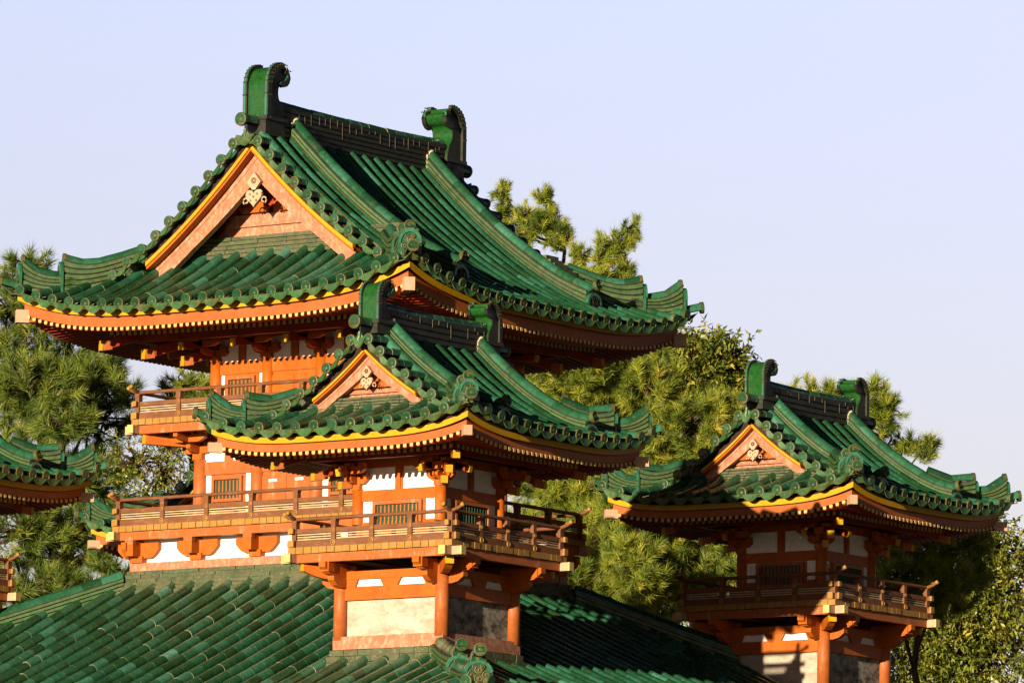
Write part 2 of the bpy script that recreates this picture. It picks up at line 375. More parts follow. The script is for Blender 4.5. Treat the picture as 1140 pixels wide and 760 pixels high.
def shibi(parent, y0, sgn, zb, sc, wd):
    """fish-tail ridge end ornament; outward = sgn*y"""
    # side profile (depth inward, height)
    body = [(0, 0), (0, .62), (.03, .76), (.09, .88), (.18, .97), (.30, 1.03), (.44, 1.06), (.54, 1.05), (.56, .97), (.66, .955), (.74, .90), (.70, .80), (.62, .73), (.50, .70), (.44, .64), (.41, .54), (.42, .44), (.46, .36), (.54, .26), (.60, .12), (.62, 0)]
    mb = MB(); ax = np.array([0, -sgn, 0.0]); up = np.array([0, 0, 1.0]); nx = np.array([1.0, 0, 0])
    o = np.array([0, y0, zb])
    body = [(x*.9, z) for x, z in body]
    cr = []; nb = len(body)
    for i in range(nb-1):
        p0, p1, p2, p3 = body[max(i-1, 0)], body[i], body[i+1], body[min(i+2, nb-1)]
        for t in (0, 1/3, 2/3):
            cr.append(tuple(.5*(2*b_+(c_-a_)*t+(2*a_-5*b_+4*c_-d_)*t*t+(3*b_-a_-3*c_+d_)*t**3) for a_, b_, c_, d_ in zip(p0, p1, p2, p3)))
    cr.append(body[-1]); rim_src = body; body = cr
    pb = [(x*sc, z*sc) for x, z in rim_src]
    inner = [(x*.93*sc+.055*sc, z*.945*sc) for x, z in body]
    mb.mat('glaze')
    ra = [o-nx*(wd/2-.02)+ax*p[0]+up*p[1] for p in inner]; rb_ = [p+nx*(wd-.04) for p in ra]
    mb.sm = True; mb.strip(ra, rb_, .6); mb.sm = False
    for s_ in (-1, 1):
        x0 = s_*wd/2-.045*sc; mb.mat('ridge')
        outer = pb
        mb.prism([(x*.95*sc+.04*sc, z*.95*sc) for x, z in body], o+nx*(s_*(wd/2-.02*sc)-.012), ax, up, nx, .024, .4)  # added dark side plates: shade on the ornament's sides is put into their colour
        # rim plate as a band along the outline
        k = 15; A = [o+nx*x0+ax*p[0]+up*p[1] for p in outer[:k]]
        cx, cz = .40*sc, .50*sc
        Bp = [o+nx*x0+ax*(p[0]+(.12*sc if p[0] < .3*sc else .04*sc))+up*(p[1]-(.0 if p[1] < .7*sc else .10*sc)) for p in outer[:k]]
        mb.solidstrip(A, Bp, nx, .09*sc, .5)
        mb.mat('tile')
        A2 = [p+nx*.02*sc-ax*.015*sc for p in A]; B2 = [p+nx*.02*sc+ax*.01*sc+up*.012*sc for p in A]
        mb.solidstrip(A2, B2, nx, .05*sc, .8)
        # studs along the rim
        mb.mat('mortar' if False else 'disc')
        for i in range(14):
            u = i/13*(k-6); j = int(u); f = u-j
            for off in (.045, .105):
                p = A[j]*(1-f)+A[min(j+1, k-1)]*f + ax*off*sc - up*.02*sc
                q = p+nx*(.092*sc if s_ > 0 else -.004*sc)
                mb.disc(q, nx*s_, .017*sc, .01, .9, 6)
            p = A[j]*(1-f)+A[min(j+1, k-1)]*f
            mb.mat('ridge'); mb.box(p[0]+.0, p[0]+.09*sc, p[1]-.02*sc, p[1]+.02*sc, p[2]-.012*sc, p[2]+.012*sc, .2); mb.mat('disc')
    mb.mat('ridge'); mb.box(-wd/2-.05, wd/2+.05, min(y0, y0-sgn*.62*sc)-.03, max(y0, y0-sgn*.62*sc)+.03, zb-.07, zb, .4)
    mb.box(-wd/2+.0, wd/2-.0, min(y0, y0-sgn*.60*sc), max(y0, y0-sgn*.60*sc), zb-.35*sc, zb-.07, .3)
    return mb.build('ridge_ornament', parent)

# ------------------------------------------------------------------ roof with gables
def make_roof(parent, P):
    S = RoofShape(P['He'], P['z0'], P['a'], P['b'], P['L'])
    gv, sp, r, seg, yw = P['gv'], P['sp'], P['r'], P['seg'], P['yw']
    root = bpy.data.objects.new('roof', None)
    mb = MB()
    for k in (0, 2):   # hipped skirts below the gables
        mb.side(k); slope(mb, S, lambda al: max(yw, abs(al)), sp, r, seg, S.He-.10)
    for k in (1, 3):   # long slopes
        mb.side(k); slope(mb, S, lambda al: (.12 if abs(al) <= gv-.25 else (abs(al) if abs(al) > P['gh'] else P['gh'])), sp, r, seg, S.He-.10)
    # corner rolls
    for k in range(4):
        mb.side(k); pts = []
        for i in range(4):
            d = S.He+.06-.22*i; pts.append((d, -d, S.z(min(d, S.He), d)+.05+(.02 if i == 0 else 0)))
        roll(mb, pts, r*1.05)
    # verge tiles along the four rakes
    for k in (0, 2):
        mb.side(k)
        for s_ in (-1, 1):
            prev = None; x = .30*P['k']; j = 0
            while x < P['gh']+.02:
                z = S.z(x, 0)+.04; y = -(gv+.10)
                roll(mb, [(s_*x, y, z), (s_*x, y+.28, z+.005), (s_*x, y+.50, z+.01)], r*.98, dd=(0, -1, 0))
                cur = np.array((s_*x, y+.0, z)); dn = unit((-s_*.55, 0, -.8))
                if prev is not None: crescent(mb, prev, cur, (0, -1, 0), r*.72, dn)
                else: crescent(mb, (0, y, S.z(0, 0)+.02), cur, (0, -1, 0), r*.95, dn)
                prev = cur; j += 1
                sl = S.a+2*S.b*(S.He-x); x += P['vsp']/math.sqrt(1+sl*sl)*1.12
        # ridge-end roll
        roll(mb, [(0, -(gv+.26), S.z(0, 0)+.16), (0, -(gv-.1), S.z(0, 0)+.16), (0, -(gv-.4), S.z(0, 0)+.16)], r*1.2, dd=(0, -1, 0))
        crescent(mb, (-.22*P['k'], -(gv+.12), S.z(.2)+.12), (.22*P['k'], -(gv+.12), S.z(.2)+.12), (0, -1, 0), r*1.3)
        # verge slope rolls between the verge tiles and the descending ridge follow the slope() pass
        # flat courses under the gable
        yc = yw+.02
        mb.mat('course')
        nl = 5; zc0 = S.z(yw+.0)-.04; zc1 = P['zcourse']
        for l in range(nl):
            za, zb_ = zc0+(zc1-zc0)*l/nl, zc0+(zc1-zc0)*(l+1)/nl
            hw = P['gh']+.15-.10*l*P['k']
            m_ = 9
            for q in range(m_):
                xa, xb = -hw+2*hw*q/m_, -hw+2*hw*(q+1)/m_-.006
                oy = rng.uniform(-.012, .012)
                mb.box(xa, xb, -(yw+.16-.022*l)+oy, -yw+.35, za+rng.uniform(0, .006), zb_-.012, rng.random())
    mb.T = np.eye(3)
    roof = mb.build('roof', parent)
    # ridge
    mb = MB(); ry = P['ry']; zb_ = S.z(.22)-.12; yy = np.linspace(-ry+.30*P['k'], ry-.30*P['k'], 15)
    hh = [P['zr']-zb_+.06*(abs(t)/ry)**2.5 for t in yy]
    RT, _ = ridge_run(mb, [(0, t, zb_) for t in yy], hh, P['rw'], 7 if P['k'] < .9 else 9, r, 'ridge', 'tile')
    roll(mb, RT, r*1.05, disc=False)
    mb.mat('lichen')
    for i in range(int(2*ry/.22)):   # pale wire and lichen marks hugging the ridge side
        t = -ry+.5+i*.22+rng.uniform(-.09, .09)
        if abs(t) > ry-.5*P['k']: continue
        wdt = rng.choice((.004, .004, .006, .014))
        for s_ in (-1, 1):
            mb.box(s_*(P['rw']/2+.004)-.004, s_*(P['rw']/2+.004)+.004, t-wdt/2, t+wdt/2, P['zr']-.22*P['k']-rng.uniform(-.12, .16), P['zr']-rng.uniform(.0, .10), .5)
    mb.build('ridge', roof)
    for sg in (-1, 1): shibi(roof, sg*P['yo'], sg, P['zo'], P['osc'], P['ow'])
    # descending ridges
    for s_ in (-1, 1):
        for yq in (-P['yd'], P['yd']):
            mb = MB(); xs = np.linspace(.18*P['k'], P['xd'], 13)
            base = [(s_*x, yq, S.z(x)-.02) for x in xs]
            h = P['hd']; hts = [h*(1.0+.10*(1-i/12))+(.05*max(0, (i-9)/3)**2) for i in range(13)]
            RT, _ = ridge_run(mb, base, hts, P['wd'], 5, r, 'rcourse', seg=.42)
            roll(mb, RT[::-1], r*1.15, disc=False)
            e = np.array(base[-1]); zt = RT[-1]
            roll(mb, [zt+np.array((s_*.16*P['k'], 0, .09*P['k'])), zt+np.array((s_*.02, 0, .02)), zt+np.array((-s_*.15, 0, .03))], r*1.05, dd=(s_, 0, .3))
            oni(mb, e+np.array((s_*.01, 0, -.06)), (s_, 0, 0), P['wd']*1.25, h*1.15, P['k'], 'tile', 'ridge')
            mb.mat('mortar'); p = RT[0]; mb.tube([p+np.array((-s_*.05, 0, .02)), p+np.array((s_*.04, 0, .0))], [r*.9, r*1.12], 10, .5)
            mb.box(p[0]-.04, p[0]+.05, p[1]-P['wd']*.45, p[1]+P['wd']*.45, p[2]-h*.8, p[2], .5)
            mb.build('descending_ridge', roof)
    # corner ridges in two steps
    for k in range(4):
        mb = MB(); mb.side(k)
        for (d0, d1, h0, h1, tip) in P['corner']:
            ds = np.linspace(d0, d1, 11); base = []; hts = []
            for i, d in enumerate(ds):
                zz = S.z(d, d)-.03; base.append((d, -d, zz)); f = i/10
                hts.append(h0+(h1-h0)*f+tip*max(0, (f-.45)/.55)**2.2)
            RT, _ = ridge_run(mb, base, hts, P['wd']*.95, 5, r, 'rcourse', seg=.34)
            roll(mb, RT[::-1], r*1.02, dd=(1, -1, .35))
            e = np.array(base[-1]); oni(mb, e+np.array((.01, -.01, -.02)), (1, -1, 0), P['wd']*1.15, hts[-1]-.02, P['k'], 'tile', 'disc')
        mb.build('corner_ridge', roof)
    # gables
    for k in (0, 2):
        mb = MB(); mb.side(k); g = P['gb']; xs = np.linspace(0, g, 14)
        yo, bt, bw = P['yo_off'], P['bt'], P['bw']
        zb2 = P['zcourse']
        for s_ in (-1, 1):
            zc = [S.z(x)-yo+P['gk']*x for x in xs]
            mb.mat('yellow'); mb.solidstrip([(s_*x, -(gv-.04), z) for x, z in zip(xs, zc)], [(s_*x, -(gv-.04), z-bt) for x, z in zip(xs, zc)], (0, 1, 0), .10)
            mb.mat('dark'); mb.solidstrip([(s_*x, -(gv-.10), z+.22) for x, z in zip(xs, zc)], [(s_*x, -(gv-.10), z+.003) for x, z in zip(xs, zc)], (0, 1, 0), .3)
            mb.mat('red'); mb.solidstrip([(s_*x, -(gv-.075), z-bt+.0) for x, z in zip(xs, zc)], [(s_*x, -(gv-.075), z-bt-.06*P['k']) for x, z in zip(xs, zc)], (0, 1, 0), .1)
            zi = [z-bt-.03*P['k'] for z in zc]; rc = .22*P['k']
            th = [bw*(1-.30*min(1, x/g*1.6)) for x in xs]
            A = [(s_*x, -(gv-.08-rc), z) for x, z in zip(xs, zi)]
            B = [(s_*x, -(gv-.08-rc), z-t_) for x, z, t_ in zip(xs, zi, th)]
            mb.mat('pink'); mb.solidstrip(A, B, (0, 1, 0), .14*P['k'])
            A = [(s_*x, -(gv-.065-rc), z-.02) for x, z in zip(xs, zi)]; B = [(s_*x, -(gv-.065-rc), z-.02-t_*.24) for x, z, t_ in zip(xs, zi, th)]
            mb.solidstrip(A, B, (0, 1, 0), .02)
            A = [(s_*x, -(gv-.070-rc), z-t_*.90) for x, z, t_ in zip(xs, zi, th)]; B = [(s_*x, -(gv-.070-rc), z-t_) for x, z, t_ in zip(xs, zi, th)]
            mb.solidstrip(A, B, (0, 1, 0), .02)
            mb.mat('red'); mb.solidstrip([(s_*x, -(gv-.09), z+.05) for x, z in zip(xs, zi)], [(s_*x, -(gv-.09), z-.01) for x, z in zip(xs, zi)], (0, 1, 0), rc)
        # recessed wall, soffit of the verge
        mb.mat('soffit'); zs = [S.z(x)-yo for x in xs]
        poly = [(x, z) for x, z in zip(-xs[::-1], zs[::-1])]+[(x, z) for x, z in zip(xs[1:], zs[1:])]+[(g, S.z(g)-1.0), (-g, S.z(g)-1.0)]
        mb.prism(poly, (0, -(P['yg']-.10), 0), (1, 0, 0), (0, 0, 1), (0, 1, 0), .08)
        mb.mat('pink'); hb = P['hbeam']
        def xat(z): return max([x for x in np.linspace(0, g, 60) if S.z(x)-yo-bt-.12*P['k'] > z] or [.1])
        for yy0, za, zb3 in ((.04, zb2-.12, zb2+hb), (.10, zb2+hb*.45, zb2+hb*1.02)):
            xa, xb = xat(za), xat(zb3)
            mb.prism([(-xa, za), (xa, za), (xb, zb3), (-xb, zb3)], (0, -(P['yg']+yy0), 0), (1, 0, 0), (0, 0, 1), (0, 1, 0), .13)
        mb.mat('red'); q = P['k']
        mb.box(-.10*q, .10*q, -(P['yg']+.08), -(P['yg']-.08), zb2+hb*1.03, zb2+hb+.75*q)
        for xx in (-.52, .52):
            mb.prism([(-.30*q, .02), (.30*q, .02), (.34*q, .10*q), (.20*q, .22*q), (.05*q, .30*q), (-.05*q, .30*q), (-.20*q, .22*q), (-.34*q, .10*q)], (xx*q, -(P['yg']+.18), zb2+hb*1.02), (1, 0, 0), (0, 0, 1), (0, 1, 0), .12)
            mb.mat('orange'); mb.tube([(xx*q-.2*q, -(P['yg']+.19), zb2+hb+.12*q), (xx*q-.2*q, -(P['yg']+.05), zb2+hb+.12*q)], .09*q, 12); mb.mat('red')
        gb = mb.build('gable', roof)
        # pendant
        mb = MB(); mb.side(k); mb.mat('pale'); q = .86*P['k']; zp = S.z(0)-yo-bt-bw-.14*q; rc = .22*q+.06
        yf = -(gv-rc+.06)
        mb.prism([(0, .24*q), (.19*q, .02*q), (.04*q, -.16*q), (-.04*q, -.16*q), (-.19*q, .02*q)], (0, yf, zp), (1, 0, 0), (0, 0, 1), (0, 1, 0), .07)
        def heart(t, s_): return (s_*.0155*16*math.sin(t)**3*q, s_*.0155*(13*math.cos(t)-5*math.cos(2*t)-2*math.cos(3*t)-math.cos(4*t))*q)
        mb.prism([heart(2*math.pi*i/28, .9) for i in range(28)], (0, yf, zp-.33*q), (1, 0, 0), (0, 0, 1), (0, 1, 0), .07)
        for s_ in (-1, 1):   # curled lobes
            mb.tube([(s_*(.14+.07*math.cos(t)*(1-t/12))*q, yf+.03, zp+(-.24+.07*math.sin(t)*(1-t/12))*q) for t in np.linspace(-1.2, 4.6, 14)], .028*q, 6)
            mb.tube([(s_*(.25+.075*math.cos(t)*(1-t/12))*q, yf+.05, zp+(-.40+.075*math.sin(t)*(1-t/12))*q) for t in np.linspace(-1.0, 5.0, 14)], .020*q, 6)
        mb.mat('dark')
        for i in range(6):
            t = i*math.pi/3; mb.disc((.05*q*math.cos(t), yf-.010, zp+.05*q+.05*q*math.sin(t)), (0, -1, 0), .030*q, .012, .3, 8)
        for hx, hz in ((-.10, .07), (.10, .07), (0, .01), (-.08, -.08), (.08, -.08)):
            mb.disc((hx*q, yf-.008, zp+(hz-.33)*q), (0, -1, 0), .028*q, .012, .3, 8)  # dark discs on the face stand for the shade in carved holes
        mb.build('gable_pendant', roof)
    bpy.data.objects.remove(root)
    return S

# ------------------------------------------------------------------ eaves
def ring(mb, ho, hi, z0, z1, lift, n=28):
    """square ring (outer half ho, inner hi) whose height follows lift(s, h)"""
    for k in range(4):
        mb.T = rotk(k); Aol = []; Aoh = []; Ail = []; Aih = []
        for i in range(n+1):
            s = -1+2*i/n; s = math.copysign(abs(s)**.8, s)
            lo = lift(s)
            Aol.append((s*ho, -ho, z0+lo)); Aoh.append((s*ho, -ho, z1+lo)); Ail.append((s*hi, -hi, z0+lo)); Aih.append((s*hi, -hi, z1+lo))
        mb.strip(Aol, Aoh); mb.strip(Ail[::-1], Aih[::-1]); mb.strip(Aoh, Aih); mb.strip(Ail, Aol)
    mb.T = np.eye(3)
def make_eaves(parent, P, S):
    L = P['L']; He = P['He']; hf, ho = P['hf'], P['ho']
    lf = lambda h: (lambda s: L*(abs(s)*h/He)**4*(h/He)**2)
    mb = MB(); mb.mat('yellow'); ring(mb, hf, hf-.06, P['zy0'], P['zy1'], lf(hf))
    mb.mat('dark'); ring(mb, hf-.02, hf-.10, P['zy1']+.004, P['zy1']+.07, lf(hf))
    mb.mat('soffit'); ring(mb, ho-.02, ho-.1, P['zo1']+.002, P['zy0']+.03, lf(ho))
    mb.mat('orange'); ring(mb, ho, ho-.09, P['zo0'], P['zo1'], lf(ho))
    # soffit boards
    mb.mat('soffit'); hw = P['hw']; st = P['rs']
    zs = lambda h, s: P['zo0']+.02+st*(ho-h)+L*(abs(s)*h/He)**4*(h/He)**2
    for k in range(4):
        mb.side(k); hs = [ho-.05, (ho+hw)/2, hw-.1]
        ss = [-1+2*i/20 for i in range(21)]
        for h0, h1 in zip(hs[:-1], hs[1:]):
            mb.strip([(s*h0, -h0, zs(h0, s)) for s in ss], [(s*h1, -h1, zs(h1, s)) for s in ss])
    ea = mb.build('eaves', parent)
    mb = MB(); sp = P['rsp']; n = int((ho-.12)/sp)
    hm = hw+(ho-hw)*.55
    rb, rh = .065, .075
    for k in range(4):
        mb.side(k)
        for i in range(-n, n+1):
            x = i*sp
            h_out = ho+.015; h_in = max(hm-.1, abs(x))
            zt = lambda h: zs(h, x/max(h, abs(x), .01))-.065
            if h_out-h_in > .06:
                mb.mat('soffit'); mb.beam((x, -h_out, zt(ho)), (x, -h_in, zt(h_in)), rb, rh)
                mb.mat('cream'); z = P['zo0']-.008+L*(abs(x)/He)**4*(ho/He)**2; mb.box(x-.036, x+.036, -h_out-.012, -h_out+.004, z-.052, z); mb.box(x-.026, x+.026, -h_out-.012, -h_out+.004, z-.064, z-.0525)
            h_in2 = max(hw-.05, abs(x))
            if hm-h_in2 > .06:
                z2 = lambda h: zs(h, x/max(h, abs(x), .01))-.12
                mb.mat('soffit'); mb.beam((x, -hm, z2(hm)-.02), (x, -h_in2, z2(h_in2)), rb, rh)
                mb.mat('cream'); z = z2(hm)-.02; mb.box(x-rb/2-.003, x+rb/2+.003, -hm-.015, -hm+.002, z-rh/2-.003, z+rh/2-.003)
        # inner eave board above the base rafters, purlin
    mb.T = np.eye(3)
    mb.build('rafters', ea)
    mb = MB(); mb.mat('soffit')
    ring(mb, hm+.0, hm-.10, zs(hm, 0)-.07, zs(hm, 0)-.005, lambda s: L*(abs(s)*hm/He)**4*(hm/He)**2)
    hp = P['hp']; mb.mat('soffit'); zp = zs(hp, 0)-.16  # purlin takes the darker red: eave shade put into its colour
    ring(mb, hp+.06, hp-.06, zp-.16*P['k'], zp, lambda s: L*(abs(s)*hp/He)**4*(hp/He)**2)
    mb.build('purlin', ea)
    # hip rafters
    for k in range(4):
        mb = MB(); mb.side(k); zq = lambda h: zs(h, 1)-.06
        a, b = ho+.05, hw
        mb.mat('redw'); mb.beam((a, -a, zq(ho)-.02), (b, -b, zq(b)-.05), .15*P['k']+.04, .2*P['k']+.02)
        mb.mat('pale'); d = unit((1, -1, 0)); p = np.array((a, -a, zq(ho)-.02)); mb.beam(p-d*.16, p+d*.10, .155*P['k']+.05, .215*P['k']+.04)
        # lower tail rafters on the diagonal
        mb.mat('red')
        for h, dz in P['tails']:
            p = np.array((h, -h, dz)); q = np.array((b*.8, -b*.8, dz+.42*(h-b*.8)+.06))
            mb.mat('soffit'); mb.beam(q, p, .13*P['k']+.03, .16*P['k']+.02)  # inner bars in darker red, with the eave's shade painted in
            mb.mat('orange'); mb.beam(p-d*.18-np.array((0, 0, -.03)), p+d*.001, .133*P['k']+.034, .163*P['k']+.028); mb.mat('yellow'); mb.beam(p, p+d*.06, .135*P['k']+.035, .165*P['k']+.03)
        mb.build('hip_rafter', ea)
    return ea

# ------------------------------------------------------------------ brackets
def arm_poly(l, h):   # boat shaped arm, centred
    c = [(-l, h)]
    for i in range(7):
        t = i/6; c.append((-l+l*.45*t, h*.55*(1-math.sin(t*math.pi/2))))
    c += [(-x, z) for x, z in c[::-1]]
    return c
def bracket(mb, x, yw, z0, z1, out, k=1.0, tail=None, tiers=2):
    """cluster on the wall at x (frame: outward = -y): block, cross arms, outward arms"""
    q = k; hh = z1-z0
    mb.mat('red'); mb.box(x-.13*q, x+.13*q, -(yw+.15*q), -(yw-.05), z0, z0+.28*hh)
    mb.prism([(-.09*q, 0), (.09*q, 0), (.14*q, .07*q), (-.14*q, .07*q)], (x, -(yw+.16*q), z0-.001), (1, 0, 0), (0, 0, 1), (0, 1, 0), .1*q)
    for t in range(tiers):
        za = z0+hh*(.25+.75*t/tiers); zb_ = z0+hh*(.25+.75*(t+.8)/tiers)
        l = (.36+.16*t)*q; yo = yw+.06+t*(out-.1)/tiers
        mb.prism(arm_poly(l, zb_-za), (x, -(yo+.06*q), za), (1, 0, 0), (0, 0, 1), (0, 1, 0), .12*q)
        oo = yw+out*(t+1)/tiers
        pl = [(0, zb_-za), (-(oo-yw), zb_-za), (-(oo-yw), (zb_-za)*.5), (-(oo-yw)*.8, (zb_-za)*.12), (-(oo-yw)*.55, 0), (0, 0)]
        mb.prism([(-p[0], p[1]) for p in pl], (x-.06*q, -yw, za+.002), (0, -1, 0), (0, 0, 1), (1, 0, 0), .12*q)
        for xx in (-l+.10*q, 0, l-.10*q):
            mb.prism([(-.06*q, 0), (.06*q, 0), (.085*q, .05*q), (.085*q, .1*q), (-.085*q, .1*q), (-.085*q, .05*q)], (x+xx, -(yo+.08*q), zb_-.004), (1, 0, 0), (0, 0, 1), (0, 1, 0), .16*q)
    if tail is not None:
        p = (x, -(yw+tail[0]), tail[1]); mb.mat('soffit'); mb.beam((x, -yw, tail[1]+.16), p, .12*q, .17*q)
        mb.mat('yellow'); mb.beam(p, (x, -(yw+tail[0]+.05), tail[1]-.012), .125*q, .18*q)

# ------------------------------------------------------------------ storeys
def make_column(parent, x, y, z0, z1, r, mat='red'):
    mb = MB(); mb.mat(mat); mb.cyl(x, y, z0, z1, r, 16, r*.96)
    return mb.build('column', parent)
def make_window(parent, k, xc, wd, y, z0, z1, fr=.07, pane=True):
    mb = MB(); mb.side(k); mb.mat('redw')
    x0, x1 = xc-wd/2, xc+wd/2
    mb.box(x0-fr, x0, -(y+.05), -(y-.08), z0-fr, z1+fr); mb.box(x1, x1+fr, -(y+.05), -(y-.08), z0-fr, z1+fr)
    mb.box(x0, x1, -(y+.05), -(y-.08), z1, z1+fr); mb.box(x0, x1, -(y+.05), -(y-.08), z0-fr, z0)
    mb.mat('dark'); mb.box(x0, x1, -(y-.05), -(y-.09), z0, z1)
    wn = mb.build('window', parent)
    mb = MB(); mb.side(k); mb.mat('lattice'); n = max(4, int(wd/.085))
    for i in range(n):
        x = x0+wd*(i+.5)/n; mb.prism([(-.026, 0), (0, -.026), (.026, 0), (0, .026)], (x, -(y-.0), z0), (1, 0, 0), (0, 1, 0), (0, 0, 1), z1-z0)
    mb.build('lattice', wn)
    return wn
def make_railing(parent, k, h, zd, posts, K=1.0):
    """one straight run of railing in side frame k, at distance h; zd = deck board top"""
    mb = MB(); mb.side(k); mb.mat('wood')
    zb0, zb1, zm0, zm1, zt = zd+.004, zd+.125*K, zd+.26*K, zd+.345*K, zd+.525*K
    y = -h; e = .13
    mb.box(-h-e, h+e, y-.05, y+.05, zb0, zb1)
    mb.box(-h-e, h+e, y-.035, y+.035, zm0, zm1)
    mb.mat('slat')
    for i in range(3):
        z = zb1+(zm0-zb1)*(i+.5)/3; mb.box(-h, h, y-.014, y+.014, z-.011, z+.011)
    mb.mat('wood'); e2 = .26
    pts = [(-h-e2, y, zt+.10), (-h-e2*.6, y, zt+.045), (-h-e2*.2, y, zt+.01), (-h, y, zt)]+[(x, y, zt) for x in np.linspace(-h, h, 9)[1:-1]]+[(h, y, zt), (h+e2*.2, y, zt+.01), (h+e2*.6, y, zt+.045), (h+e2, y, zt+.10)]
    mb.tube(pts, .036, 8)
    mb.mat('woodend')
    for s_ in (-1, 1):
        mb.box(s_*(h+e)-.02, s_*(h+e)+.02, y-.058, y+.058, zb0-.0+.002, zb1+.008); mb.box(s_*(h+e)-.02, s_*(h+e)+.02, y-.042, y+.042, zm0-.006, zm1+.006)
        mb.tube([(s_*(h+e2-.04), y, zt+.085), (s_*(h+e2+.015), y, zt+.115)], .043, 8)
    rl = mb.build('railing', parent)
    for x in posts:
        mb = MB(); mb.side(k); mb.mat('wood')
        mb.box(x-.05, x+.05, y-.056, y+.056, zb1-.12*K, zt-.035)
        mb.prism([(-.05, 0), (.05, 0), (.065, .05), (-.065, .05)], (x, y-.06, zt-.075), (1, 0, 0), (0, 0, 1), (0, 1, 0), .12)
        mb.mat('gold'); mb.disc((x, y-.066, (zb0+zb1)/2), (0, -1, 0), .052, .014, .8, 12); mb.disc((x, y-.062, (zm0+zm1)/2), (0, -1, 0), .034, .01, .8, 10)
        mb.build('post', rl)
    return rl
def make_balcony(parent, hd, hw, zt, K=1.0, posts=(-.86, 0, .86), beam_ext=.26):
    """deck with board ends, rim beam below, railings; hd = half size of the deck edge, zt = deck top"""
    mb = MB()
    hb = hd-.11
    for k in range(4):
        mb.side(k); mb.mat('woodend'); n = int(2*hd/.172); st = 2*hd/n
        for i in range(n):
            x = -hd+st*i
            if k % 2 == 1 and (i == 0 or i == n-1): continue
            mb.box(x+.006, x+st-.006, -hd+rng.uniform(-.006, .006), -hd+.3, zt-.115+rng.uniform(-.004, .004), zt+rng.uniform(-.003, .003), rng.random())
        mb.mat('dark'); mb.box(-hd+.3, hd-.3, -hd+.05, -hd+.29, zt-.111, zt-.01)
    mb.T = np.eye(3); mb.mat('wood')
    mb.box(-hd+.301, hd-.301, -hd+.301, hd-.301, zt-.11, zt-.012)
    bal = mb.build('balcony', parent)
    mb = MB()
    for k in range(4):
        mb.side(k); z1, z0 = zt-.125, zt-.285*K
        dz = .0 if k % 2 == 0 else -.003
        mb.mat('redw'); e = beam_ext
        if k % 2 == 0: mb.box(-hb-.07, hb+.07, -hb-.07, -hb+.07, z0, z1)
        else:
            mb.box(-hb+.072, hb-.072, -hb-.07, -hb+.07, z0+.004, z1)
        mb.mat('pale')
        for s_ in (-1, 1): mb.box(min(s_*(hb+.072), s_*(hb+e)), max(s_*(hb+.072), s_*(hb+e)), -hb-.068, -hb+.068, z0+.004, z1-.002)
        mb.mat('cream')
        for s_ in (-1, 1): mb.box(s_*(hb+e)-.004, s_*(hb+e)+.028, -hb-.072, -hb+.072, z0+.002, z1+.0) if s_ > 0 else mb.box(s_*(hb+e)-.028, s_*(hb+e)+.004, -hb-.072, -hb+.072, z0+.002, z1)
        # joist underside boards
        mb.mat('soffit'); mb.box(-hb+.08, hb-.08, -hb+.09, -hw+.05, zt-.15, zt-.118)
    mb.T = np.eye(3)
    mb.build('rim_beam', bal)
    for k in range(4): make_railing(bal, k, hd-.10, zt, [-(hd-.10)]+list(posts), K)
    return bal

